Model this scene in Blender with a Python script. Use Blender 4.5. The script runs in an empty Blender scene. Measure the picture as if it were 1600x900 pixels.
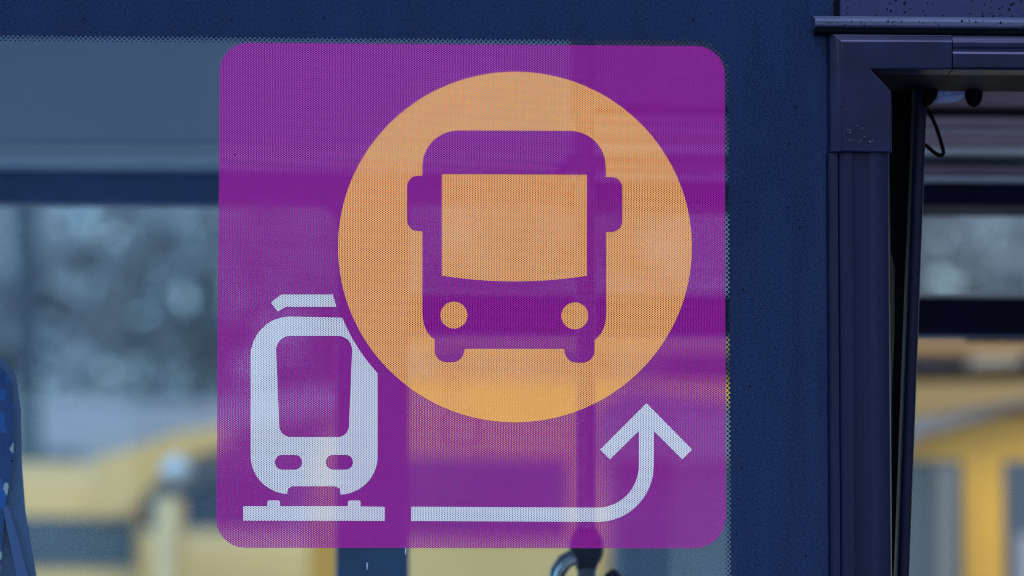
import bpy, bmesh, math, random
from mathutils import Vector, Matrix
from mathutils.geometry import tessellate_polygon

random.seed(7)
S = bpy.context.scene
COL = S.collection
R = math.radians

# ------------------------------------------------------------------ camera
CAM = Vector((-0.70, -10.0, 0.90))
AIM = Vector((0.0, 0.0, 1.98))
DIST = (AIM - CAM).length
SENSOR, VIEW = 36.0, 1.288
FOCAL = SENSOR * DIST / VIEW
cam_d = bpy.data.cameras.new('camera')
cam = bpy.data.objects.new('camera', cam_d)
COL.objects.link(cam)
rot = (AIM - CAM).to_track_quat('-Z', 'Y').to_matrix() @ Matrix.Rotation(R(-0.12), 3, 'Z')
cam.matrix_world = Matrix.Translation(CAM) @ rot.to_4x4()
cam_d.sensor_width = SENSOR
cam_d.lens = FOCAL
cam_d.clip_start, cam_d.clip_end = 0.1, 2000
cam_d.dof.use_dof = True
cam_d.dof.focus_distance = DIST
cam_d.dof.aperture_fstop = FOCAL / 1000 / 0.056
S.camera = cam

# ------------------------------------------------------------------ sky, sun, exposure
SUN_EL, SUN_AZ = R(50), R(205)          # azimuth measured from +Y towards +X
w = bpy.data.worlds.new('World'); S.world = w; w.use_nodes = True
nt = w.node_tree
sky = nt.nodes.new('ShaderNodeTexSky'); sky.sky_type = 'NISHITA'
sky.sun_disc = False; sky.sun_elevation = SUN_EL; sky.sun_rotation = SUN_AZ
sky.air_density = 1.3; sky.dust_density = 0.6; sky.ozone_density = 4.0
bg = nt.nodes['Background']; bg.inputs['Strength'].default_value = 0.12
nt.links.new(sky.outputs[0], bg.inputs[0])
sl = bpy.data.lights.new('sun', 'SUN'); sl.energy = 0.7; sl.angle = R(40); sl.color = (1, .97, .94)
so = bpy.data.objects.new('sun', sl); COL.objects.link(so)
sd = Vector((math.sin(SUN_AZ) * math.cos(SUN_EL), math.cos(SUN_AZ) * math.cos(SUN_EL), math.sin(SUN_EL)))
so.rotation_euler = (-sd).to_track_quat('-Z', 'Y').to_euler()
so.location = sd * 60
S.view_settings.view_transform = 'Standard'
S.view_settings.look = 'None'
S.view_settings.exposure = 1.10
S.view_settings.gamma = 1.0
S.cycles.transparent_max_bounces = 32
S.cycles.max_bounces = 10
S.cycles.sample_clamp_indirect = 6.0
S.cycles.filter_width = 1.0
S.cycles.use_denoising = True
S.cycles.denoising_prefilter = 'NONE'

# ------------------------------------------------------------------ helpers
def at(px, py, Y):
    """point of the plane y = Y that the photograph's pixel (1600 x 900) looks at"""
    k = SENSOR / FOCAL / 1600
    d = rot @ Vector(((px - 800) * k, (450 - py) * k, -1))
    t = (Y - CAM.y) / d.y
    return CAM + d * t

def pz(py, Y, px=800): return at(px, py, Y).z
def pxx(px, Y, py=450): return at(px, py, Y).x

def link(name, me, mat=None, parent=None, label=None, cat=None, group=None, kind=None):
    o = bpy.data.objects.new(name, me)
    COL.objects.link(o)
    if mat: me.materials.append(mat)
    if parent: o.parent = parent
    tag(o, label, cat, group, kind)
    return o

def tag(o, label=None, cat=None, group=None, kind=None):
    if label: o['label'] = label
    if cat: o['category'] = cat
    if group: o['group'] = group
    if kind: o['kind'] = kind
    return o

def empty(name, label, cat, group=None):
    o = bpy.data.objects.new(name, None); COL.objects.link(o); o.empty_display_size = .2
    return tag(o, label, cat, group)

def mesh(verts, faces, smooth=False):
    me = bpy.data.meshes.new('mesh')
    me.from_pydata([tuple(v) for v in verts], [], faces)
    bm = bmesh.new(); bm.from_mesh(me)
    bmesh.ops.recalc_face_normals(bm, faces=bm.faces)
    bm.to_mesh(me); bm.free()
    if smooth:
        for p in me.polygons: p.use_smooth = True
    return me

def auto_smooth(o, deg=35):
    me = o.data
    for p in me.polygons: p.use_smooth = True
    me.set_sharp_from_angle(angle=R(deg))
    return o

def bevel(o, width, seg=2):
    m = o.modifiers.new('bevel', 'BEVEL'); m.width = width; m.segments = seg; m.limit_method = 'ANGLE'; m.angle_limit = R(30)
    return auto_smooth(o)

def box_me(x0, x1, y0, y1, z0, z1):
    v = [(x, y, z) for x in (x0, x1) for y in (y0, y1) for z in (z0, z1)]
    f = [(0, 1, 3, 2), (4, 6, 7, 5), (0, 4, 5, 1), (2, 3, 7, 6), (0, 2, 6, 4), (1, 5, 7, 3)]
    return mesh(v, f)

def prism_me(outer, holes, y0, y1):
    """polygon with holes in the xz plane, given depth from y0 to y1 (y0 == y1: a flat sheet)"""
    loops = [outer] + list(holes)
    flat = [p for l in loops for p in l]
    tris = tessellate_polygon([[Vector((p[0], p[1], 0)) for p in l] for l in loops])
    n = len(flat)
    v = [(p[0], y0, p[1]) for p in flat]
    f = [tuple(t) for t in tris]
    if y1 != y0:
        v += [(p[0], y1, p[1]) for p in flat]
        f += [tuple(i + n for i in reversed(t)) for t in tris]
        b = 0
        for l in loops:
            m = len(l)
            for i in range(m):
                j = (i + 1) % m
                f.append((b + i, b + j, b + j + n, b + i + n))
            b += m
    return mesh(v, f)

def fillet(pts, seg=10):
    """pts (x, y, r): polygon with rounded corners"""
    out = []; n = len(pts)
    for i, (x, y, r) in enumerate(pts):
        if r <= 0: out.append((x, y)); continue
        p = Vector((x, y)); a = Vector(pts[i - 1][:2]) - p; b = Vector(pts[(i + 1) % n][:2]) - p
        a.normalize(); b.normalize()
        ang = a.angle(b); d = r / math.tan(ang / 2)
        c = p + (a + b).normalized() * (r / math.sin(ang / 2))
        s, e = p + a * d - c, p + b * d - c
        a0 = math.atan2(s.y, s.x); da = math.atan2(e.y, e.x) - a0
        while da > math.pi: da -= 2 * math.pi
        while da < -math.pi: da += 2 * math.pi
        for k in range(seg + 1):
            t = a0 + da * k / seg
            out.append((c.x + r * math.cos(t), c.y + r * math.sin(t)))
    return out

def ppx(pts, Y=0.0):
    return [(q.x, q.z) for q in (at(x, y, Y) for x, y in pts)]

def circ(cx, cy, rx, ry=None, n=96):
    ry = ry or rx
    return [(cx + rx * math.cos(2 * math.pi * i / n), cy + ry * math.sin(2 * math.pi * i / n)) for i in range(n)]

def tube_me(path, rad, n=14, caps=True):
    path = [Vector(p) for p in path]; v, f = [], []
    rads = rad if isinstance(rad, (list, tuple)) else [rad] * len(path)
    up = None
    for i, p in enumerate(path):
        d = (path[min(i + 1, len(path) - 1)] - path[max(i - 1, 0)]).normalized()
        if up is None:
            up = d.orthogonal().normalized()
        up = (up - d * up.dot(d)).normalized()
        s = d.cross(up)
        for k in range(n):
            t = 2 * math.pi * k / n
            v.append(p + (up * math.cos(t) + s * math.sin(t)) * rads[i])
    for i in range(len(path) - 1):
        for k in range(n):
            f.append((i * n + k, i * n + (k + 1) % n, (i + 1) * n + (k + 1) % n, (i + 1) * n + k))
    if caps:
        f.append(tuple(range(n))); f.append(tuple((len(path) - 1) * n + k for k in range(n)))
    return mesh(v, f)

def extrude_me(section, axis_pts):
    """section: list of 3-vectors (offset profile), swept through the given offsets, ends capped"""
    n = len(section); v, f = [], []
    for a in axis_pts:
        for s in section: v.append(Vector(s) + Vector(a))
    for i in range(len(axis_pts) - 1):
        for k in range(n):
            f.append((i * n + k, i * n + (k + 1) % n, (i + 1) * n + (k + 1) % n, (i + 1) * n + k))
    f.append(tuple(range(n))); f.append(tuple((len(axis_pts) - 1) * n + k for k in range(n)))
    return mesh(v, f)

# ------------------------------------------------------------------ materials
def new_mat(name):
    m = bpy.data.materials.new(name); m.use_nodes = True
    t = m.node_tree; t.nodes.clear()
    out = t.nodes.new('ShaderNodeOutputMaterial')
    return m, t, out

def N(t, kind, **kw):
    n = t.nodes.new(kind)
    for k, v in kw.items():
        if k.startswith('i_'):
            key = k[2:]
            key = int(key) if key.isdigit() else key.replace('_', ' ')
            n.inputs[key].default_value = v
        else: setattr(n, k, v)
    return n

def math_node(t, op, a, b=None, c=None):
    n = t.nodes.new('ShaderNodeMath'); n.operation = op
    for i, x in enumerate((a, b, c)):
        if x is None: continue
        if isinstance(x, (int, float)): n.inputs[i].default_value = x
        else: t.links.new(x, n.inputs[i])
    return n.outputs[0]

def pbr(name, col, rough=.5, metal=0.0, var=0.12, scale=9.0, stretch=(1, 1, 1), bump=0.0, bscale=60.0, coat=0.0, spec=0.5, col2=None, ledge_light=None):
    m, t, out = new_mat(name)
    p = N(t, 'ShaderNodeBsdfPrincipled'); t.links.new(p.outputs[0], out.inputs[0])
    p.inputs['Metallic'].default_value = metal
    p.inputs['Specular IOR Level'].default_value = spec
    p.inputs['Coat Weight'].default_value = coat
    p.inputs['Coat Roughness'].default_value = 0.06
    tc = N(t, 'ShaderNodeTexCoord'); mp = N(t, 'ShaderNodeMapping'); mp.inputs['Scale'].default_value = stretch
    t.links.new(tc.outputs['Object'], mp.inputs[0])
    no = N(t, 'ShaderNodeTexNoise'); no.inputs['Scale'].default_value = scale; no.inputs['Detail'].default_value = 6
    t.links.new(mp.outputs[0], no.inputs['Vector'])
    mx = N(t, 'ShaderNodeMix', data_type='RGBA')
    mx.inputs['A'].default_value = (*[c * (1 - var) for c in col], 1)
    mx.inputs['B'].default_value = (*[min(1, c * (1 + var)) for c in (col2 or col)], 1)
    rm = N(t, 'ShaderNodeMapRange'); rm.inputs['From Min'].default_value = .3; rm.inputs['From Max'].default_value = .7
    t.links.new(no.outputs['Fac'], rm.inputs[0])
    t.links.new(rm.outputs[0], mx.inputs['Factor'])
    base = mx.outputs['Result']
    if ledge_light:                                   # sky light on upward facing edges, painted into the base colour
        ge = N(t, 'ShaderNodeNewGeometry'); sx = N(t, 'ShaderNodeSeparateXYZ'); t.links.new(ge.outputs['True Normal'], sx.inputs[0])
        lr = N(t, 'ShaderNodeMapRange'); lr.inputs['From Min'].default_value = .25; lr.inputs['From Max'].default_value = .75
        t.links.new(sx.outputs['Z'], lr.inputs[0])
        lm = N(t, 'ShaderNodeMix', data_type='RGBA'); lm.inputs['B'].default_value = (*ledge_light, 1)
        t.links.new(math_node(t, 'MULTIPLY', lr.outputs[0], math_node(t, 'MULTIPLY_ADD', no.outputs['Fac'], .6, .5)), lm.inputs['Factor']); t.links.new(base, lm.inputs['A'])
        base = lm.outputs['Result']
    t.links.new(base, p.inputs['Base Color'])
    rr = N(t, 'ShaderNodeMapRange'); rr.inputs['To Min'].default_value = max(.02, rough * .8); rr.inputs['To Max'].default_value = min(1, rough * 1.2)
    t.links.new(no.outputs['Fac'], rr.inputs[0]); t.links.new(rr.outputs[0], p.inputs['Roughness'])
    if bump:
        n2 = N(t, 'ShaderNodeTexNoise'); n2.inputs['Scale'].default_value = bscale; n2.inputs['Detail'].default_value = 5
        t.links.new(mp.outputs[0], n2.inputs['Vector'])
        b = N(t, 'ShaderNodeBump'); b.inputs['Strength'].default_value = bump; b.inputs['Distance'].default_value = .002
        t.links.new(n2.outputs['Fac'], b.inputs['Height']); t.links.new(b.outputs[0], p.inputs['Normal'])
    return m

def glass(name, tint, refl=.06, dirt_veil=.03, veil_col=(.2, .3, .5), rough=0.01):
    """flat window glass: tinted see-through, mirror share, a film of road dust in streaks"""
    m, t, out = new_mat(name)
    tr = N(t, 'ShaderNodeBsdfTransparent'); tr.inputs[0].default_value = (*tint, 1)
    gl = N(t, 'ShaderNodeBsdfGlossy'); gl.inputs['Roughness'].default_value = rough
    di = N(t, 'ShaderNodeBsdfDiffuse'); di.inputs[0].default_value = (*veil_col, 1)
    tc = N(t, 'ShaderNodeTexCoord'); mp = N(t, 'ShaderNodeMapping'); mp.inputs['Scale'].default_value = (14, 1, 2.2)
    t.links.new(tc.outputs['Object'], mp.inputs[0])
    n1 = N(t, 'ShaderNodeTexNoise'); n1.inputs['Scale'].default_value = 2.0; n1.inputs['Detail'].default_value = 8; n1.inputs['Roughness'].default_value = .62
    t.links.new(mp.outputs[0], n1.inputs['Vector'])
    mr = N(t, 'ShaderNodeMapRange'); mr.inputs['From Min'].default_value = .3; mr.inputs['From Max'].default_value = .75
    mr.inputs['To Min'].default_value = dirt_veil * .65; mr.inputs['To Max'].default_value = dirt_veil * 1.6
    t.links.new(n1.outputs['Fac'], mr.inputs[0])
    a = N(t, 'ShaderNodeMixShader'); a.inputs[0].default_value = refl
    t.links.new(tr.outputs[0], a.inputs[1]); t.links.new(gl.outputs[0], a.inputs[2])
    b = N(t, 'ShaderNodeMixShader'); t.links.new(mr.outputs[0], b.inputs[0])
    t.links.new(a.outputs[0], b.inputs[1]); t.links.new(di.outputs[0], b.inputs[2])
    t.links.new(b.outputs[0], out.inputs[0])
    return m

PITCH, HOLE = 2.3e-3, 0.62e-3
def film(name, col, rough=.5):
    """printed one-way film, punched with a hexagonal lattice of small round holes"""
    m, t, out = new_mat(name)
    tc = N(t, 'ShaderNodeTexCoord'); sx = N(t, 'ShaderNodeSeparateXYZ')
    t.links.new(tc.outputs['Object'], sx.inputs[0])
    cx, cz = PITCH * math.sqrt(3), PITCH
    ds = []
    for off in (0.0, 0.5):
        u = math_node(t, 'MULTIPLY_ADD', sx.outputs['X'], 1 / cx, 40 + off)
        v = math_node(t, 'MULTIPLY_ADD', sx.outputs['Z'], 1 / cz, 40 + off)
        u = math_node(t, 'MULTIPLY', math_node(t, 'SUBTRACT', math_node(t, 'FRACT', u), .5), cx)
        v = math_node(t, 'MULTIPLY', math_node(t, 'SUBTRACT', math_node(t, 'FRACT', v), .5), cz)
        ds.append(math_node(t, 'ADD', math_node(t, 'MULTIPLY', u, u), math_node(t, 'MULTIPLY', v, v)))
    d = math_node(t, 'SQRT', math_node(t, 'MINIMUM', ds[0], ds[1]))
    hole = math_node(t, 'LESS_THAN', d, HOLE)
    no = N(t, 'ShaderNodeTexNoise'); no.inputs['Scale'].default_value = 7; no.inputs['Detail'].default_value = 6
    t.links.new(tc.outputs['Object'], no.inputs['Vector'])
    mx = N(t, 'ShaderNodeMix', data_type='RGBA')
    mx.inputs['A'].default_value = (*[c * .92 for c in col], 1); mx.inputs['B'].default_value = (*[min(1, c * 1.08) for c in col], 1)
    t.links.new(no.outputs['Fac'], mx.inputs['Factor'])
    p = N(t, 'ShaderNodeBsdfPrincipled'); p.inputs['Roughness'].default_value = rough; p.inputs['Specular IOR Level'].default_value = .1
    t.links.new(mx.outputs['Result'], p.inputs['Base Color'])
    tr = N(t, 'ShaderNodeBsdfTransparent')
    s = N(t, 'ShaderNodeMixShader'); t.links.new(hole, s.inputs[0]); t.links.new(p.outputs[0], s.inputs[1]); t.links.new(tr.outputs[0], s.inputs[2])
    t.links.new(s.outputs[0], out.inputs[0])
    return m

M = {}
M['pane'] = glass('near_glass', (.85, .95, 1.0), .002, .004, (.03, .14, .70))  # blue diffuse film paints the sky's reflection over the near glass
M['far_pane'] = glass('far_glass', (.86, .92, .95), .02, .008, (.3, .35, .4))
M['frit'] = pbr('frit_ceramic', (.0080, .0140, .044), .6, spec=.06, var=.22, scale=3, stretch=(7, 1, .7))
M['paint'] = pbr('navy_paint', (.009, .013, .066), .4, var=.15, scale=6, spec=.2)
M['rubber'] = pbr('weathered_rubber', (.0013, .0040, .024), .45, spec=.12, col2=(.0036, .0040, .024), ledge_light=(.05, .055, .12), var=.3, scale=5, stretch=(9, 9, .35), bump=.25, bscale=90)
M['rubber_h'] = pbr('moulded_rubber', (.002, .0042, .022), .42, spec=.12, col2=(.004, .006, .030), ledge_light=(.14, .14, .27), var=.3, scale=14, bump=.3, bscale=120)
M['inner_black'] = pbr('dark_inner_trim', (.012, .014, .045), .6, spec=.1)
M['rail'] = pbr('rail_paint', (.014, .018, .062), .35, var=.2, scale=20, spec=.4, ledge_light=(.11, .12, .22))
M['black'] = pbr('black_rubber', (.0015, .0015, .004), .6, var=.2, spec=.05)
M['interior_dark'] = pbr('dark_interior_trim', (.016, .020, .036), .5, var=.15)
M['interior_pillar'] = pbr('pillar_trim', (.07, .17, .36), .5, var=.15)  # the window's blue veil is put into this colour
M['panel_grey'] = pbr('grey_ceiling_panel', (.80, .84, .95), .6, var=.04, scale=3)
M['alu'] = pbr('aluminium_strip', (.92, .95, 1.0), .4, metal=.0, var=.05)
M['mauve'] = pbr('mauve_plastic', (.60, .45, .52), .45, var=.08, scale=4, stretch=(1, 1, 20))
M['mauve_dark'] = pbr('dark_mauve_plastic', (.40, .28, .34), .45, var=.1)
M['teal'] = pbr('teal_trim', (.10, .12, .18), .4, var=.1)
M['steel'] = pbr('brushed_steel', (.45, .46, .48), .22, metal=1, var=.05)
M['ceiling'] = pbr('ceiling_liner', (.8, .79, .8), .7, var=.04)
M['pole'] = pbr('grey_pole_coat', (.20, .22, .27), .35, var=.1)
M['floor'] = pbr('vinyl_floor', (.32, .32, .34), .6, var=.15, scale=30)
M['purple'] = film('purple_film', (.265, .005, .225))
M['orange'] = film('orange_film', (.84, .33, .10))
M['white'] = film('white_film', (.59, .57, .61))
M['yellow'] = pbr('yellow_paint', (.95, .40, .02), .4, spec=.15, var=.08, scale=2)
M['pale_yellow'] = pbr('pale_yellow_paint', (.88, .50, .17), .45, spec=.15, var=.08, scale=2)  # yellow with the glass's pale veil mixed into the colour
M['pale'] = pbr('cream_paint', (.85, .60, .30), .5, var=.08)
M['dark_glass'] = pbr('dark_bus_glass', (.05, .065, .10), .2, var=.1, spec=.25)
M['bus_black'] = pbr('black_trim', (.03, .035, .05), .5, var=.1)
M['asphalt'] = pbr('asphalt', (.05, .05, .052), .85, var=.3, scale=3, bump=.4, bscale=200)
M['plaster'] = pbr('pale_plaster', (.38, .34, .36), .8, var=.1, scale=2)
M['bark'] = pbr('bark', (.09, .075, .06), .9, var=.3, scale=6, stretch=(1, 1, .2))
M['leaf'] = pbr('leaf', (.36, .37, .37), .8, var=.2, scale=.8)
M['lens'] = pbr('clear_plastic', (.22, .30, .62), .6, spec=.2, var=.3, scale=300)
M['lamp'] = pbr('lamp_glass', (.6, .66, .7), .2, var=.05)
M['smoke'] = glass('smoked_film', (.88, .84, .88), .01, .01)
M['ochre'] = pbr('ochre_paint', (.48, .26, .08), .45, var=.08, scale=2)
M['umber'] = pbr('grey_brown_paint', (.17, .145, .14), .45, var=.1, scale=2)
M['post'] = pbr('dark_pole_paint', (.05, .065, .085), .6)
M['specks'] = pbr('road_dirt', (.004, .005, .014), .7, var=.3, spec=.03)
M['scuff'] = pbr('scuff', (.07, .09, .15), .6)
M['drop'] = pbr('dried_drip', (.22, .27, .36), .4, var=.2)

# ------------------------------------------------------------------ the ground
me = mesh([(-400, -400, 0), (400, -400, 0), (400, 600, 0), (-400, 600, 0)], [(0, 1, 2, 3)])
M['paving'] = pbr('concrete_paving', (.42, .41, .40), .85, var=.2, scale=1.5, bump=.3, bscale=80)  # unseen ground, made pale to bounce light into the bus
link('ground', me, M['paving'], kind='structure')

# ================================================================== THE NEAR BUS
bus = empty('city_bus', 'dark navy city bus side with a big window and an open door at its right', 'bus')
XL, XR, ZR, WID = -4.2, 3.6, 2.95, 2.42
x_seam = pxx(1303, 0, 20)
z_top_pane, z_bot_pane = 2.60, 1.10
# ---- side window: pane > ceramic border, dot rows, dirt
win = link('side_window', box_me(-2.1, x_seam, 0, .005, z_bot_pane, z_top_pane), M['pane'], bus)
def op(px, py): q = at(px, py, .006); return q.x, q.z
ztop = (op(0, 57)[1] + op(1090, 61)[1]) / 2
tl, tr_ = op(0, 56), op(1140, 61)
# opening of the ceramic border: follows the slight lean seen in the photograph's top edge
x_r = (op(1140.5, 112)[0] + op(1140.5, 900)[0]) / 2
OPEN = [(-1.95, ztop, .045), (x_r, ztop, .042), (x_r, 1.25, .05), (-1.95, 1.25, .05)]
hole = fillet(OPEN, 16)
link('frit_border', prism_me([(-2.1, z_bot_pane), (x_seam, z_bot_pane), (x_seam, z_top_pane), (-2.1, z_top_pane)], [hole], .0062, .0066), M['frit'], win)
PX = .0008
v, f = [], []
P2 = 3.8 * PX
x0_, x1_, z0_, z1_, rr_ = -1.95, x_r, 1.25, ztop, .044
def inside(x, z):
    """distance from the rounded opening's edge, positive inwards"""
    cx, cz = (x0_ + x1_) / 2, (z0_ + z1_) / 2
    dx, dz = abs(x - cx) - ((x1_ - x0_) / 2 - rr_), abs(z - cz) - ((z1_ - z0_) / 2 - rr_)
    return rr_ - (math.hypot(max(dx, 0), max(dz, 0)) + min(max(dx, dz), 0))
nx, nz = int((x1_ - x0_) / P2) + 2, int((z1_ - z0_) / P2) + 2
for a in range(nx):
    for b_ in range(nz):
        if (a + b_) % 2: continue
        x, z = x1_ - (.6 * PX) - a * P2, z1_ - (.6 * PX) - b_ * P2
        d = inside(x, z) / PX
        if d < -1.5 or d > 10.2: continue
        rad = 2.6 - .165 * max(0, d)
        b = len(v)
        for k in range(8):
            t = math.pi / 4 * (k + .5)
            v.append((x + rad * PX * math.cos(t), .0068, z + rad * PX * math.sin(t)))
        f.append(tuple(range(b, b + 8)))
link('frit_dots', mesh(v, f), M['frit'], win, kind='stuff')
# specks of dirt on the outside of glass, paint and rubber
def specks(name, n, box, ysurf, rmin, rmax, parent, mat, dens=None):
    v, f = [], []
    for _ in range(n):
        px, py = random.uniform(box[0], box[2]), random.uniform(box[1], box[3])
        if dens and random.random() > dens(px, py): continue
        q = at(px, py, ysurf); r = random.uniform(rmin, rmax) * (random.random() ** 1.5 * .8 + .35)
        b = len(v); s = random.uniform(1, 1.6)
        for k in range(6):
            t = math.pi / 3 * k + random.uniform(-.2, .2)
            v.append((q.x + r * math.cos(t), ysurf - .0001, q.z + r * s * math.sin(t)))
        v.append((q.x, ysurf - .0005, q.z))
        for k in range(6): f.append((b + k, b + (k + 1) % 6, b + 6))
    return link(name, mesh(v, f), mat, parent, kind='stuff')
def dens(px, py):
    if py < 60: return .55
    if px > 1140: return .8
    return .015
specks('dirt_specks', 900, (-60, -20, 1288, 930), -.0002, .0006, .0017, win, M['specks'], dens)
# two dried drips at the foot of the sticker
for px, py in ((634, 862), (574, 885)):
    q = at(px, py, -.001)
    pts = [(q.x + dx * PX, -.001, q.z + dz * PX) for dx, dz in ((-1.5, 7), (.3, 3), (-.8, -1), (.2, -5))]
    link('dried_drip', tube_me(pts, [.0004, .0009, .0011, .0006], 6), M['drop'], win)
# ---- bodywork round the glass
q1 = pxx(1312, 0, 20)
link('seam_seal', box_me(x_seam + .0005, q1 - .0005, .004, .012, 2.2, z_top_pane), M['black'], bus)
pnl = link('upper_panel', box_me(q1, XR, -.001, .03, at(1400, 60, 0).z, z_top_pane), M['paint'], bus); bevel(pnl, .002)
specks('dirt_specks', 110, (1314, -10, 1610, 27), -.0012, .0006, .0017, pnl, M['specks'])
link('lower_panel', box_me(XL, pxx(1292, 0), 0, .04, .32, z_bot_pane - .004), M['paint'], bus)
added_window = link('side_window', box_me(XL + .2, -2.104, 0, .005, z_bot_pane, z_top_pane), M['pane'], bus)  # unseen second window, added to let more light inside
link('frit_border', prism_me([(XL + .2, z_bot_pane), (-2.104, z_bot_pane), (-2.104, z_top_pane), (XL + .2, z_top_pane)],
     [fillet([(XL + .3, ztop, .045), (-2.25, ztop, .045), (-2.25, 1.25, .05), (XL + .3, 1.25, .05)], 10)], .0062, .0066), M['frit'], added_window)
link('left_panel', box_me(XL, XL + .196, 0, .04, z_bot_pane, z_top_pane), M['paint'], bus)
link('right_panel', box_me(pxx(1292, 0) + 1.35, XR, .001, .04, .32, at(1400, 62, 0).z), M['paint'], bus)
# roof: rounded shell
sec = []
for a, b, r in ((0, z_top_pane + .003, 0), (.02, 2.75, 0), (.12, 2.88, 0), (.35, ZR, 0), (WID - .35, ZR, 0), (WID - .12, 2.88, 0), (WID - .02, 2.75, 0), (WID, 2.62, 0),
                (WID - .06, 2.62, 0), (WID - .1, 2.72, 0), (WID - .4, 2.78, 0), (.4, 2.78, 0), (.1, 2.72, 0), (.06, z_top_pane + .003, 0)):
    sec.append((0, a, b))
rf = link('roof', extrude_me(sec, [(XL, 0, 0), (XR, 0, 0)]), M['paint'], bus); auto_smooth(rf, 40)
link('ceiling_liner', box_me(XL + .05, XR - .05, .11, WID - .12, 2.70, 2.715), M['ceiling'], bus)
link('floor', box_me(XL, XR, .05, WID - .05, .32, .38), M['floor'], bus)
link('end_wall', box_me(XL, XL + .04, .045, WID - .03, .385, 2.7), M['interior_dark'], bus)
link('end_wall', box_me(XR - .04, XR, .045, WID - .03, .385, 2.7), M['interior_dark'], bus)

# ---- drip rail above the door
zr0, zr1 = at(1400, 43, -.03).z, at(1400, 31.5, -.03).z
zrb = at(1400, 51.5, -.03).z
sec = [(0, 0.0, zr1 + .009), (0, -.024, zr1 + .0025), (0, -.028, zr1 + .001), (0, -.030, zr1 - .002), (0, -.030, zr0 + .002), (0, -.027, zr0), (0, 0, zr0)]
xa = pxx(1270, -.03, 40)
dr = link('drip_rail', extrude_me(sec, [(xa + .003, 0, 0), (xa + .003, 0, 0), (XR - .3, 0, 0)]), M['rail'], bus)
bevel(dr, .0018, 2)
rs = link('rail_seal', extrude_me([(0, 0, zr0 - .0005), (0, -.024, zr0 - .0005), (0, -.023, zrb + .002), (0, -.018, zrb), (0, 0, zrb)], [(xa + .004, 0, 0), (XR - .3, 0, 0)]), M['black'], bus)  # black strip put in for the shade under the rail
specks('dirt_specks', 45, (1280, 32, 1600, 41), -.0304, .0006, .0014, dr, M['specks'])

# ---- door frame: a moulded corner between two rubber sections
DF = empty('door_frame', None, None); DF.parent = bus
L0 = [(1292, 51), (1485, 52), (1485, 112), (1357, 112), (1391, 148), (1392, 241), (1293, 240)]
IN = [(17, 15), (0, 15), (0, -1), (-1, -1), (-1, -1), (-2, 0), (17, 0)]
def loop(k, Y):
    return [Vector((q.x, Y, q.z)) for q in (at(x + dx * k, y + dy * k, 0) for (x, y), (dx, dy) in zip(L0, IN))]
loops = [loop(0, .03), loop(0, -.002), loop(.12, -.012), loop(.5, -.017), loop(1, -.0195), loop(1.15, -.0215)]
v = [p for l in loops for p in l]; n = len(L0); f = []
for i in range(len(loops) - 1):
    for k in range(n): f.append((i * n + k, i * n + (k + 1) % n, (i + 1) * n + (k + 1) % n, (i + 1) * n + k))
f.append(tuple((len(loops) - 1) * n + k for k in range(n)))
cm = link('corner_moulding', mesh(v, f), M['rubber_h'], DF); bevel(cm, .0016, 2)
specks('scuffs', 16, (1318, 196, 1366, 228), -.0216, .0005, .0013, cm, M['scuff'])
specks('scuffs', 14, (1322, 120, 1350, 200), -.0216, .0003, .0007, cm, M['scuff'])
# jamb section below the moulding
prof = [(1293, .17), (1293, -.001), (1295, -.008), (1298, -.0105), (1309, -.0115), (1311, -.0095), (1313.5, -.0125), (1320, -.0155), (1331, -.0155), (1335, -.0135),
        (1340, -.0125), (1354, -.0125), (1358, -.0150), (1364, -.0170), (1374, -.0170), (1381, -.0140), (1388, -.0095), (1391, -.003), (1391.5, .17)]
zt = at(1340, 240.6, 0).z
sec = [(at(x, 560, 0).x, Y, 0) for x, Y in prof]
xs0 = at(1293, 240, 0).x - at(1293, 560, 0).x
specks('dirt_specks', 40, (1297, 250, 1388, 900), -.0176, .0004, .001, DF, M['specks'])
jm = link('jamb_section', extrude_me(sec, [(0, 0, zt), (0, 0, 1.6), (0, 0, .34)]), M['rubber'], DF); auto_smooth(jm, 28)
# header section right of the moulding
prof = [(53.5, .03), (53.5, -.001), (55, -.009), (58, -.013), (66, -.0185), (70, -.0205), (76, -.0205), (80, -.0185), (84, -.0185), (88, -.021), (108, -.021), (112, -.017), (112.5, .03)]
xh = at(1485.6, 80, 0).x
sec = [(0, Y, at(1540, y, 0).z) for y, Y in prof]
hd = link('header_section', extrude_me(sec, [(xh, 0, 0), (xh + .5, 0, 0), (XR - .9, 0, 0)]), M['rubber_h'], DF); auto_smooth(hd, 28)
# deep dark reveal behind the frame
xj = at(1391, 500, 0).x
link('soffit', box_me(at(1340, 100, 0).x, XR - .9, .0305, .1705, at(1500, 112, 0).z + .001, at(1500, 60, 0).z), M['black'], DF)  # black colour holds the shade on the frame's underside
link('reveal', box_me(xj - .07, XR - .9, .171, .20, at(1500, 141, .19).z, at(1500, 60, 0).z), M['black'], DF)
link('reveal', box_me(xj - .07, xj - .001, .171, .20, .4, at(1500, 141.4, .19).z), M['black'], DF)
q = at(1292, 400, 0).x
link('frame_gasket', box_me(x_seam - .0005 - .006, q + .0035, -.0012, .0, .34, at(1292, 52, 0).z), M['black'], DF)
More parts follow.
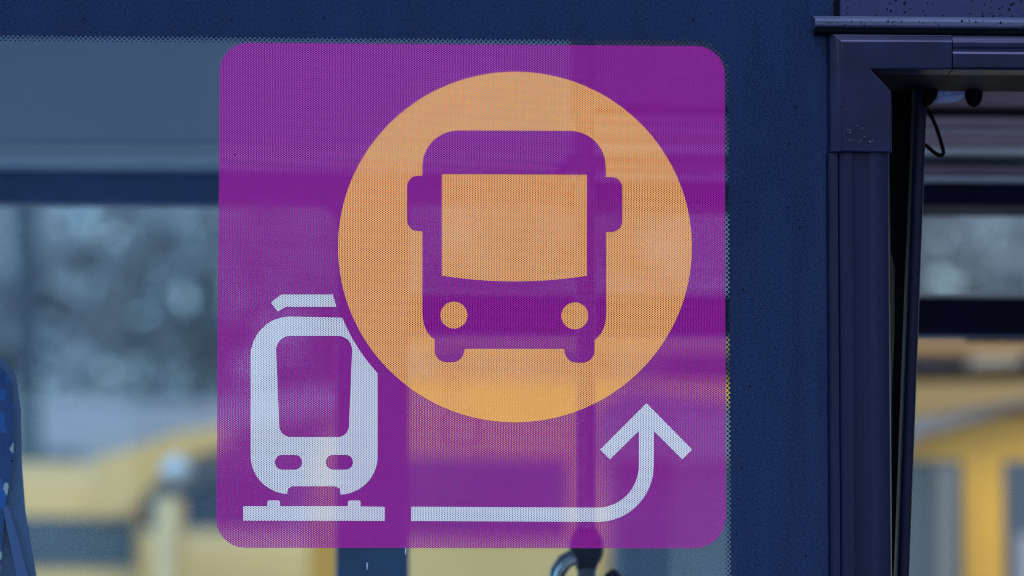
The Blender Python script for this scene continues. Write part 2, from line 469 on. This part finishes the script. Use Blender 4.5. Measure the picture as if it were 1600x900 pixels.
# ---- door leaf swung inwards: slab with a rounded edge
DLF = empty('door_leaf', None, None); DLF.parent = bus
fr = [(1389, 132), (1391.5, 390), (1397.5, 420), (1397.5, 520), (1394, 600), (1391, 930), (1413, 930), (1438, 132)]
a = [at(x, y, .26) for x, y in fr]
b = [p + Vector((.02 * .6, .60, .0)) for p in a]
n = len(fr)
link('leaf_panel', mesh([*a, *b], [tuple(range(n)), tuple(range(2 * n - 1, n - 1, -1))] + [(i, (i + 1) % n, (i + 1) % n + n, i + n) for i in range(n)]), M['black'], DLF)
top, bot = at(1437, 132, .225), at(1408.5, 905, .225)
axis = (bot - top); axis_n = axis.normalized()
hw = 11.3 * PX * 1.02
sec = []
for k in range(20):
    t = 2 * math.pi * k / 20
    c, s = math.cos(t), math.sin(t)
    sec.append((hw * math.copysign(abs(c) ** .6, c), .02 * math.copysign(abs(s) ** .6, s), 0))
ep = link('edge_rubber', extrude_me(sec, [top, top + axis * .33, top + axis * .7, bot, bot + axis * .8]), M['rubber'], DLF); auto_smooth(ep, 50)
# ---- fittings under the door header
Yb = .21
def knob(px0, px1, py0, py1, name, mat, parent, Y=Yb):
    cx = (px0 + px1) / 2; a = at(cx, py0, Y); b = at(cx, py1, Y); r = (px1 - px0) / 2 * PX * 1.02
    path, rad = [], []
    H = a.z - b.z
    for k in range(12):
        t = k / 11
        path.append((a.x, Y, a.z + .01 - (H + .01) * t)); rad.append(r * (1 if t < .45 else math.sqrt(max(.0, 1 - ((t - .45) / .55) ** 2)) * .98 + .02))
    o = link(name, tube_me(path, rad, 20), mat, parent); return auto_smooth(o, 60)
knob(1507, 1536, 138, 168, 'door_bumper', M['black'], bus)
o = link('lamp_lens', prism_me(ppx([(1462, 141), (1510, 141), (1507, 149), (1490, 152), (1470, 152), (1464, 148)], Yb + .03), [], Yb + .03, Yb + .09), M['lens'], bus); bevel(o, .002)
o = link('hinge_bracket', prism_me(ppx([(1446, 138), (1468, 138), (1464, 152), (1456, 162), (1448, 167), (1444, 160)], Yb - .02), [], Yb - .02, Yb + .02), M['black'], bus); bevel(o, .003)
pts = [(1446, 160), (1449, 171), (1457, 185), (1463, 199), (1468, 214), (1472, 228), (1474.5, 238), (1472, 242.5), (1466, 242), (1458, 237), (1450, 230), (1441, 223), (1430, 217)]
P3 = [at(x, y, .30) for x, y in pts]
cab = link('door_cable', tube_me([p for i in range(len(P3) - 1) for p in (P3[i], P3[i].lerp(P3[i + 1], .5))] + [P3[-1]], 3.2 * PX, 8), M['black'], bus); auto_smooth(cab, 80)

# ---- far side of the bus: wall with window openings
YF = 2.36
def far(px, py, Y=YF): q = at(px, py, Y); return q.x, q.z
zA, zS = far(260, 318)[1], far(800, 1500)[1]
xp0, xp1 = (far(526, 600)[0] + far(527, 880)[0]) / 2, far(639, 800)[0]
zBtop = far(1000, 319)[1]
ztr1, ztr0 = far(1500, 466)[1], far(1500, 526)[1]
holeA = fillet([(xp0 - 1.45, zA, .03), (xp0, zA, .03), (xp0, 1.2, .03), (xp0 - 1.45, 1.2, .03)], 8)
holeB1 = fillet([(xp1, zBtop, .012), (XR - .5, zBtop, .03), (XR - .5, ztr1, .012), (xp1, ztr1, .012)], 6)
holeB2 = fillet([(xp1, ztr0, .012), (XR - .5, ztr0, .012), (XR - .5, 1.2, .03), (xp1, 1.2, .03)], 6)
holeC = fillet([(XL + .3, zA, .03), (xp0 - 1.6, zA, .03), (xp0 - 1.6, 1.2, .03), (XL + .3, 1.2, .03)], 6)
fw = link('far_wall', prism_me([(XL, .38), (XR, .38), (XR, 2.62), (XL, 2.62)], [holeA, holeB1, holeB2, holeC], YF, YF + .05), M['interior_pillar'], bus)
link('far_skin', prism_me([(XL, .32), (XR, .32), (XR, 2.62), (XL, 2.62)], [[(x, z) for x, z in (holeA)], holeB1, holeB2, holeC], YF + .0505, YF + .0545), M['bus_black'], bus)
pane_far = link('far_window', box_me(xp0 - 1.449, xp0 - .001, YF + .02, YF + .025, 1.201, zA - .001), M['far_pane'], bus)
link('far_window', box_me(xp1 + .001, XR - .501, YF + .02, YF + .025, ztr1 + .001, zBtop - .001), M['far_pane'], bus)
lowB = link('far_window', box_me(xp1 + .001, XR - .501, YF + .02, YF + .025, 1.201, ztr0 - .001), M['far_pane'], bus)
link('far_window', box_me(XL + .301, xp0 - 1.601, YF + .02, YF + .025, 1.201, zA - .001), M['far_pane'], bus)
# strip of pale metal above the opening light's bottom rail
link('vent_rail', box_me(xp1 + .002, XR - .502, YF - .004, YF + .018, ztr1 + .001, far(1500, 457)[1]), M['alu'], bus)
o = link('transom', box_me(xp1 + .002, XR - .502, YF - .008, YF - .0045, ztr0 + .001, ztr1 - .001), M['inner_black'], bus)
# dots along the head of the far lower pane
v, f = [], []
xs = far(1512, 530)[0]
for row, rad in ((0, .0024), (1, .0019), (2, .0013)):
    for k in range(150):
        x, z = xs + k * .0053 + (row % 2) * .00265, ztr0 - .003 - row * .00265
        b = len(v)
        for i in range(6): v.append((x + rad * math.cos(i * math.pi / 3), YF + .019, z + rad * math.sin(i * math.pi / 3)))
        f.append(tuple(range(b, b + 6)))
link('frit_dots', mesh(v, f), M['frit'], lowB, kind='stuff')
# ceiling duct panel over the left part
YD = 2.16
xd = at(893, 200, YD).x
zd0, zd1 = at(400, 224, YD).z, at(400, 247, YD).z
dp = link('duct_panel', box_me(XL + .05, xd, YD, YD + .19, zd0 + .0005, 2.698), M['panel_grey'], bus); bevel(dp, .004)
es = link('duct_edge', prism_me([(XL + .05, zd1), (xd - .012, zd1), (xd, zd0), (XL + .05, zd0)], [], YD - .006, YD + .19), M['alu'], bus); bevel(es, .004)
# stacked trim strips over the right part
YS = 2.2
stack = [(-60, 128, 'mauve_dark'), (128, 166, 'mauve_dark'), (166, 182, 'interior_dark'), (182, 200, 'mauve'), (203, 208, 'alu'), (208, 230, 'mauve'), (230, 242.5, 'alu'),
         (244, 257, 'teal'), (258, 272.5, 'mauve_dark'), (275, 284, 'panel_grey'), (284.3, 320, 'inner_black')]
for i, (a, b, mk) in enumerate(stack):
    dep = (0, 0, .03, 0, -.012, 0, -.008, .02, .004, -.006, .012)[i]
    z1 = 2.698 if a < 0 else at(1500, a, YS).z
    o = link('trim_strip', box_me(xd + .003, XR - .05, YS + dep, YF - .001, at(1500, b, YS).z + .0004, z1), M[mk], bus); bevel(o, .003)

# ================================================================== THINGS INSIDE THE BUS
# grab pole with its rubber knob
GP = empty('grab_pole', 'upright steel grab pole with a dark knob behind the arrow of the sticker', 'pole')
Yp = 1.25
kx = at(916, 700, Yp).x
def gz(py): return at(916, py, Yp).z
r = 15.5 * PX * 1.12
o = link('upper_tube', tube_me([(kx, Yp, gz(835)), (kx, Yp, gz(600)), (kx, Yp, 2.69)], r, 20), M['pole'], GP); auto_smooth(o, 60)
path, rad = [], []
for k in range(15):
    t = k / 14; py = 824 + 66 * t
    path.append((kx, Yp, gz(py))); rad.append(27 * PX * 1.12 * max(.62 if k > 10 else .1, math.sin(math.pi * min(1, (.10 + t * .84))) ** .55))
o = link('knob', tube_me(path, rad, 24), M['interior_dark'], GP); auto_smooth(o, 60)
o = link('lower_tube', tube_me([(kx, Yp, gz(889)), (kx, Yp, 1.0), (kx, Yp, .385)], r * .97, 20), M['pole'], GP); auto_smooth(o, 60)
# bent handle rising into the picture left of the pole
HR = empty('bent_rail', 'bent shiny steel handle at the foot of the grab pole', 'handle')
Yh = 1.2
pts = [(872, 1000), (868, 950), (868, 915), (872, 893), (882, 878), (897, 870)]
o = link('handle_tube', tube_me([at(x, y, Yh) for x, y in pts], 13 * PX * 1.12, 16), M['steel'], HR); auto_smooth(o, 60)
o = link('handle_clamp', tube_me([at(952, 960, Yh), at(957, 915, Yh), at(958, 898, Yh), at(958, 890, Yh)], [.016, .016, .013, .004], 16), M['interior_dark'], HR); auto_smooth(o, 60)

# seat at the left edge, seen from its side
def fabric():
    m, t, out = new_mat('patterned_fabric')
    p = N(t, 'ShaderNodeBsdfPrincipled'); p.inputs['Roughness'].default_value = .85; t.links.new(p.outputs[0], out.inputs[0])
    tc = N(t, 'ShaderNodeTexCoord'); mp = N(t, 'ShaderNodeMapping'); mp.inputs['Scale'].default_value = (1, 1, .45); mp.inputs['Rotation'].default_value = (0, R(24), 0)
    t.links.new(tc.outputs['Object'], mp.inputs[0])
    vo = N(t, 'ShaderNodeTexVoronoi'); vo.inputs['Scale'].default_value = 170; t.links.new(mp.outputs[0], vo.inputs['Vector'])
    cr = N(t, 'ShaderNodeValToRGB'); e = cr.color_ramp; e.interpolation = 'CONSTANT'
    e.elements[0].color = (.010, .036, .12, 1); e.elements[0].position = 0
    e.elements[1].color = (.009, .065, .24, 1); e.elements[1].position = .62
    x = e.elements.new(.88); x.color = (.35, .33, .30, 1)
    x = e.elements.new(.93); x.color = (.010, .036, .12, 1)
    sp = N(t, 'ShaderNodeSeparateColor'); t.links.new(vo.outputs['Color'], sp.inputs[0])
    t.links.new(sp.outputs[0], cr.inputs[0]); t.links.new(cr.outputs[0], p.inputs['Base Color'])
    return m
M['fabric'] = fabric()
M['shell'] = pbr('blue_shell', (.013, .04, .13), .35, var=.1)
ST = empty('passenger_seat', 'blue patterned bus seat back seen through the window at the left edge', 'seat')
Y0, Y1 = .42, .86
side = [(-46, 600, 14), (-30, 566, 18), (2, 557, 16), (24, 582, 24), (32, 640, 20), (34, 720, 30), (40, 800, 40), (58, 905, 40), (72, 1010, 20), (-52, 1010, 10)]
shell = fillet(side, 6)
o = link('seat_shell', prism_me(ppx([(x, y) for x, y in shell], Y0 + .02), [], Y0 + .02, Y1), M['shell'], ST); bevel(o, .016, 4)
cush = fillet([(-60, 606, 14), (-40, 575, 18), (-4, 568, 14), (14, 588, 18), (21, 640, 20), (21, 720, 20), (8, 790, 30), (-6, 1000, 20), (-66, 1000, 10)], 6)
o = link('back_cushion', prism_me(ppx(cush, Y0), [], Y0, Y1 - .03), M['fabric'], ST); bevel(o, .012, 4)
stp = fillet([(4, 792, 3), (14, 790, 3), (46, 905, 4), (50, 1000, 4), (30, 1000, 4), (26, 905, 4)], 4)
o = link('side_brace', prism_me(ppx(stp, Y0 - .004), [], Y0 - .004, Y0 + .03), M['shell'], ST); bevel(o, .004, 2)
o = link('seat_base', box_me(at(-420, 900, Y0).x, at(60, 900, Y0).x, Y0 + .02, Y1, .86, .98), M['fabric'], ST); bevel(o, .03, 4)
o = link('seat_leg', box_me(at(-150, 900, Y0).x, at(-100, 900, Y0).x, Y0 + .1, Y1 - .1, .38, .86), M['steel'], ST); bevel(o, .01)
# small notice on the far lower pane
NT = link('window_notice', prism_me(fillet([(*far(690, 640, YF + .015), .012), (*far(752, 640, YF + .015), .012), (*far(752, 697, YF + .015), .012), (*far(690, 697, YF + .015), .012)], 5),
      [fillet([(*far(698, 648, YF + .015), .008), (*far(744, 648, YF + .015), .008), (*far(744, 689, YF + .015), .008), (*far(698, 689, YF + .015), .008)], 5)], YF + .0175, YF + .0185), M['smoke'],
      None, 'small smoky outlined notice on the far window, below the orange disc', 'notice')
VB = link('window_label', prism_me(fillet([(*far(694, 556, 2.3), .01), (*far(728, 556, 2.3), .01), (*far(728, 632, 2.3), .01), (*far(694, 632, 2.3), .01)], 5), [], YF + .017, YF + .0195), M['smoke'],
      None, 'small smoky label on the far window, seen through the orange disc under a bus wheel', 'label')

# ================================================================== THE STICKER
SK = empty('window_sticker', 'purple perforated sticker with orange disc, bus, train and arrow on the glass', 'sticker')
CX, CY, RX, RY = 804.5, 386, 276.5, 274
bgp = fillet([(343.5, 66.5, 45), (1132.5, 72.5, 45), (1134, 857, 50), (337.5, 856, 45)], 14)
link('background_film', prism_me(ppx(bgp), [], -.0010, -.0010), M['purple'], SK)
link('orange_disc', prism_me(ppx(circ(CX, CY, RX, RY, 128)), [], -.0013, -.0013), M['orange'], SK)
# bus sign
BS = empty('bus_pictogram', None, None); BS.parent = SK
body = fillet([(660, 204, 56), (946, 205, 56), (947, 488, 0), (946.3, 500, 0), (943.8, 511, 0), (939.5, 520, 0), (934, 527, 0), (929, 531.5, 0), (928.5, 567, 19), (882, 566.5, 19), (882, 545, 3), (725, 545, 3), (725, 566, 19), (679, 566, 19), (679, 530.5, 0), (673, 526, 0), (667.5, 519, 0), (663.2, 510, 0), (660.7, 499, 0), (660, 488, 0)], 10)
wind = [(690, 272), (917, 273), (917, 431)] + [(917 - 227 * k / 16, 431 + 9 * (1 - (2 * k / 16 - 1) ** 2)) for k in range(1, 16)] + [(690, 431)]
link('bus_body', prism_me(ppx(body), [ppx(wind), ppx(circ(709, 492.5, 21.2, 21.2, 32)), ppx(circ(898, 493.5, 21.2, 21.2, 32))], -.0016, -.0016), M['purple'], BS)
link('bus_mirror', prism_me(ppx(fillet([(636, 275, 17), (661, 275, 0), (661, 361, 0), (636, 361, 17)], 8)), [], -.0018, -.0018), M['purple'], BS)
link('bus_mirror', prism_me(ppx(fillet([(945.5, 277, 0), (972, 277, 17), (972, 362.5, 17), (945.5, 362.5, 0)], 8)), [], -.0018, -.0018), M['purple'], BS)
# train sign
TS = empty('train_pictogram', None, None); TS.parent = SK
RC = 291.5
arc = []
t0 = math.atan2(496 - CY, 535.8 - CX); t1 = math.atan2(583.5 - CY, 590 - CX)
for k in range(17):
    t = t0 + (t1 - t0) * k / 16; arc.append((CX + RC * math.cos(t), CY + RC * math.sin(t)))
tb = fillet([(391.5, 772, 60), (391.5, 494.7, 62), (536, 494.7, 0), (590, 583.5, 0), (590, 772, 60), (532, 773, 0), (531, 764, 0), (523, 760, 0), (456, 760, 0), (450, 764, 0), (448.5, 772, 0)], 12)
i = next(k for k, p in enumerate(tb) if abs(p[0] - 536) < .1 and abs(p[1] - 494.7) < .1)
tb = tb[:i] + arc + tb[i + 2:]
twin = fillet([(430.5, 525, 22), (551, 525, 22), (544.5, 683, 18), (437, 683, 18)], 8)
link('train_body', prism_me(ppx(tb), [ppx(twin), ppx(fillet([(429.6, 711, 11.4), (472, 711, 11.4), (472, 734, 11.4), (429.6, 734, 11.4)], 8)),
     ppx(fillet([(509, 711, 11.4), (551.5, 711, 11.4), (551.5, 734, 11.4), (509, 734, 11.4)], 8))], -.0013, -.0013), M['white'], TS)
link('train_pantograph', prism_me(ppx(fillet([(423, 473, 0), (439, 460.3, 6), (520, 460.3, 0), (525.5, 479.6, 0), (446, 479.6, 6), (434, 487, 0)], 4)), [], -.0013, -.0013), M['white'], TS)
link('train_track', prism_me(ppx([(380, 791), (417.6, 791), (417.6, 784), (420, 782), (435, 782), (437.5, 784), (437.5, 791), (543.5, 791), (543.5, 784), (546, 782), (561, 782), (563.5, 784), (563.5, 791.4), (601, 792), (601, 814), (380, 813.6)]), [], -.0013, -.0013), M['white'], TS)
# arrow
ar = [(642.4, 791.8), (934, 793.2)]
for k in range(1, 15):
    t = R(90 - 90 * k / 15); ar.append((934 + 64 * math.cos(t), 727 + 66.2 * math.sin(t)))
ar += [(998, 727), (998, 673.5), (953, 718), (937.5, 702.6), (1010, 630), (1081.3, 702.6), (1066, 718), (1021.5, 673.5), (1021.5, 727)]
for k in range(1, 15):
    t = R(90 * k / 15); ar.append((934 + 87.5 * math.cos(t), 727 + 88.6 * math.sin(t)))
ar += [(934, 815.6), (642.4, 814.2)]
link('arrow', prism_me(ppx(ar), [], -.0013, -.0013), M['white'], SK)

# ================================================================== OUTSIDE, BEYOND THE BUS
def copy_tree(o, parent=None):
    c = o.copy(); COL.objects.link(c)
    if parent: c.parent = parent
    for ch in list(o.children): copy_tree(ch, c)
    return c

def coach(name, label, W, Ztop, z_cove, z_win0, pitch, pillar, first, paint='yellow', last_z0=None):
    """long bus parked side on: body with rounded roof edge, row of side windows, wheels. Origin at its right front corner on the ground"""
    e = empty(name, label, 'bus', 'yellow buses parked beyond')
    sec = [(0, 0, .35), (0, 0, Ztop - .16), (0, .04, Ztop - .06), (0, .16, Ztop), (0, 2.34, Ztop), (0, 2.46, Ztop - .06), (0, 2.5, Ztop - .16), (0, 2.5, .35)]
    o = link('body', extrude_me(sec, [(-W, 0, 0), (0, 0, 0)]), M[paint], e); auto_smooth(o, 40)
    x = -first
    me = None
    k = 0
    while x - pitch > -W + .3:
        if me is None:
            me = box_me(-(pitch - pillar), 0, -.006, .02, z_win0, z_cove)
            me.materials.append(M['dark_glass'])
        wdo = bpy.data.objects.new('window', me); COL.objects.link(wdo); wdo.parent = e; wdo.location = (x, 0, 0)
        x -= pitch; k += 1
    if x + W > .3:
        link('window', box_me(-W + .06, x, -.006, .02, last_z0 or z_win0, z_cove), M['dark_glass'], e)
    for wx in (-W * .2, -W * .75):
        path = [(wx, -.03, .48), (wx, .25, .48)]
        o = link('wheel', tube_me(path, .48, 28), M['bus_black'], e); bevel(o, .03)
        o2 = link('wheel_rim', tube_me([(wx, -.045, .48), (wx, -.02, .48)], .27, 20), M['steel'], o)
    o = link('roof_unit', box_me(-W * .75, -W * .3, .5, 2.0, Ztop + .001, Ztop + .22), M['bus_black'], e); bevel(o, .08, 3)
    return e

# right hand bus, behind the open door
YA = 11.0
q = at(2500, 590, YA)
zt = at(1500, 592, YA).z
A = coach('yellow_bus', 'yellow bus parked beyond, its pillars and roof edge seen through the open door', q.x - at(585, 800, YA).x, zt, at(1500, 722, YA).z, 1.5, 1.05, .11, (q.x - at(1500, 800, YA).x) % 1.05, 'yellow', at(760, 842, YA).z)
A.location = (q.x, YA, 0); A.rotation_euler.z = R(1.5)
rr = link('roof_rail', box_me(at(600, 540, YA).x - q.x, -.2, .30, .36, at(1500, 552, YA + .3).z, at(1500, 533, YA + .3).z), M['ochre'], A)
# left hand bus
YB = 15.0
q = at(222, 800, YB)
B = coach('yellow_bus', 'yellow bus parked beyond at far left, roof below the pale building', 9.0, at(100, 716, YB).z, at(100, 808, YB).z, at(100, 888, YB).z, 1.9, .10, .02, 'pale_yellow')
B.location = (q.x, YB, 0); B.rotation_euler.z = R(2.5)
Yf = YB - .3
o = link('front_fairing', prism_me(ppx([(150, 806), (192, 803), (222, 775), (262, 733), (310, 708), (360, 696), (360, 662), (280, 676), (210, 700), (150, 716)], Yf), [], Yf, Yf + .2), M['pale_yellow'], B)
o.matrix_parent_inverse = (Matrix.Translation(B.location) @ Matrix.Rotation(B.rotation_euler.z, 4, 'Z')).inverted()
# middle bus, lower
YC = 17.5
q = at(885, 800, YC)
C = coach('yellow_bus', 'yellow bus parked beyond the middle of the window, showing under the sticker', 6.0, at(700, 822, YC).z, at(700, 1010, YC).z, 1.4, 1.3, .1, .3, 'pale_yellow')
C.location = (q.x, YC, 0); C.rotation_euler.z = R(-1)
# livery bands and painted window reflection of the right hand bus, on its side
def on_side(name, pts, mat, dy=.012):
    Yl = YA - .13
    o = link(name, prism_me(ppx(pts, Yl), [], Yl - dy, Yl + .14), mat)
    o.parent = A; o.matrix_parent_inverse = (Matrix.Translation(A.location) @ Matrix.Rotation(A.rotation_euler.z, 4, 'Z')).inverted()
    return o
on_side('livery_band', [(1380, 600), (1700, 594), (1700, 608), (1560, 632), (1380, 662)], M['ochre'])
on_side('livery_stripe', [(1380, 663), (1560, 633), (1700, 609), (1700, 622), (1560, 645), (1440, 680), (1400, 712), (1380, 724)], M['umber'])
on_side('livery_band', [(980, 606), (1379, 664), (1379, 718), (935, 718), (935, 640)], M['umber'])
on_side('skirt_panel', [(592, 846), (938, 846), (938, 1100), (592, 1100)], M['pale_yellow'])  # added panel, its paleness is the glass veil put into colour
on_side('door_post', [(1466, 726), (1490, 726), (1490, 1000), (1466, 1000)], M['umber'])
on_side('window_blind', [(1592, 836), (1720, 836), (1720, 1000), (1592, 1000)], M['plaster'])
o = link('roof_hatch', prism_me(ppx([(1518, 533), (1592, 530), (1596, 568), (1524, 572)], YA + .3), [], YA + .3, YA + .7), M['lamp'], A)  # pale box stands in for a light blue window reflection
o.matrix_parent_inverse = (Matrix.Translation(A.location) @ Matrix.Rotation(A.rotation_euler.z, 4, 'Z')).inverted()
# curved pale shelter roof rising to the right behind the lamp
SH = empty('shelter', 'pale curved shelter roof rising between the far left yellow bus and the sticker', 'shelter')
YSH = 19.0
edge = [(150, 800), (200, 768), (250, 722), (300, 695), (350, 676), (430, 655), (540, 640), (640, 634), (640, 600), (520, 606), (400, 618), (280, 642), (180, 670), (130, 690)]
o = link('roof', prism_me(ppx(edge, YSH), [], YSH, YSH + 2.0), M['plaster'], SH)
for px in (590, 620):
    a = at(px, 640, YSH + .5)
    link('post', tube_me([(a.x, YSH + .5 + (px - 590) * .03, 0), (a.x, YSH + .5 + (px - 590) * .03, a.z)], .05, 12), M['plaster'], SH)
# dark slim pole
UP = empty('pole', 'dark slim pole at the far left behind the bus window', 'pole')
a, b = at(45, 900, 22.0), at(38, 150, 22.0)
o = link('shaft', tube_me([(a.x, 22, 0), a, b], [.07, .06, .045], 14), M['post'], UP); auto_smooth(o, 60)
# slim post with a round lamp
YL = 13.0
LP = empty('post_lamp', 'pale post with a small round lamp, left of the purple sticker', 'lamp')
q = at(266, 780, YL)
o = link('post', tube_me([(q.x, YL, 0), (q.x, YL, q.z)], .042, 16), M['pale'], LP); auto_smooth(o, 60)
q = at(275, 735, YL)
path, rad = [], []
for k in range(13):
    t = k / 12; path.append((q.x, YL, q.z - .045 + .09 * t)); rad.append(max(.004, .045 * math.sin(math.pi * t)))
o = link('lamp_globe', tube_me(path, rad, 20), M['lamp'], LP); auto_smooth(o, 80)
# low pale building
YG = 30.0
GB = empty('low_building', 'low pale building behind the parked yellow buses', 'building')
a, b = at(-700, 650, YG), at(780, 650, YG)
zb = at(200, 640, YG).z
link('wall', box_me(a.x, b.x, YG, YG + 8, 0, zb - .25), M['plaster'], GB)
o = link('roof', box_me(a.x - .3, b.x + .3, YG - .35, YG + 8.3, zb - .249, zb), M['plaster'], GB)
for k in range(7):
    xw = a.x + .5 + k * 1.15
    if xw + .9 < b.x:
        fo = link('window', box_me(xw, xw + .85, YG - .02, YG + .05, 2.2, at(200, 700, YG).z), M['dark_glass'], GB)
        link('window_frame', prism_me([(xw - .06, 2.14), (xw + .91, 2.14), (xw + .91, at(200, 700, YG).z + .06), (xw - .06, at(200, 700, YG).z + .06)],
             [[(xw, 2.2), (xw + .85, 2.2), (xw + .85, at(200, 700, YG).z), (xw, at(200, 700, YG).z)]], YG - .04, YG + .05), M['plaster'], fo)

# trees behind: tapered trunk, limbs, crown of many leaf faces with gaps
def tree_meshes(seed, H):
    rnd = random.Random(seed)
    v, f = [], []
    bm = bmesh.new()
    def limb(p0, p1, r0, r1):
        me = tube_me([p0, Vector(p0).lerp(Vector(p1), .5) + Vector((rnd.uniform(-.1, .1), rnd.uniform(-.1, .1), 0)), p1], [r0, (r0 + r1) / 2, r1], 8)
        bm.from_mesh(me); bpy.data.meshes.remove(me)
    limb((0, 0, 0), (rnd.uniform(-.2, .2), 0, H * .75), .2, .05)
    tips = []
    for k in range(16):
        z = H * rnd.uniform(.22, .72); a = rnd.uniform(0, 6.28); L = rnd.uniform(1.0, 2.3) * (1.25 - z / H)
        p1 = (math.cos(a) * L, math.sin(a) * L, z + rnd.uniform(.5, 1.3))
        limb((0, 0, z), p1, .07, .02); tips.append(Vector(p1))
    tm = bpy.data.meshes.new('trunk'); bm.to_mesh(tm); bm.free()
    clumps = []
    for tpt in tips + [Vector((0, 0, H * .85)), Vector((.3, 0, H * .75))]:
        for _ in range(4):
            clumps.append((tpt + Vector((rnd.gauss(0, .5), rnd.gauss(0, .5), rnd.gauss(0, .5))), rnd.uniform(.3, .7)))
    for c, r in clumps:
        for _ in range(int(150 * r)):
            d = Vector((rnd.gauss(0, 1), rnd.gauss(0, 1), rnd.gauss(0, 1))).normalized() * r * rnd.random() ** .4
            p = c + d; s = rnd.uniform(.05, .11)
            u = Vector((rnd.gauss(0, 1), rnd.gauss(0, 1), rnd.gauss(0, 1))).normalized(); w_ = u.orthogonal().normalized()
            b = len(v); v += [p - u * s, p + w_ * s * .5, p + u * s, p - w_ * s * .5]; f.append((b, b + 1, b + 2, b + 3))
    cme = bpy.data.meshes.new('crown'); cme.from_pydata([tuple(p) for p in v], [], f)
    tm.materials.append(M['bark']); cme.materials.append(M['leaf'])
    return tm, cme
protos = [tree_meshes(s, h) for s, h in ((1, 9.5), (2, 10.5), (3, 9.0))]
rnd = random.Random(5)
k = 0
for row, (Yt, x0, x1, step) in enumerate(((40, -8, 10, 1.9), (47, -9, 12, 2.0))):
    x = x0
    while x < x1:
        tm, cme = protos[k % 3]; k += 1
        e = empty('tree', 'grey green tree in the blurred row behind the parked buses', 'tree', 'trees behind the parked buses')
        for nm, m_ in (('trunk', tm), ('crown', cme)):
            o = bpy.data.objects.new(nm, m_); COL.objects.link(o); o.parent = e
        e.location = (x + rnd.uniform(-.4, .4), Yt + rnd.uniform(-1, 1), 0)
        e.rotation_euler.z = rnd.uniform(0, 6.28); sc = rnd.uniform(.9, 1.15); e.scale = (sc, sc, sc)
        x += step
bpy.context.view_layer.update()
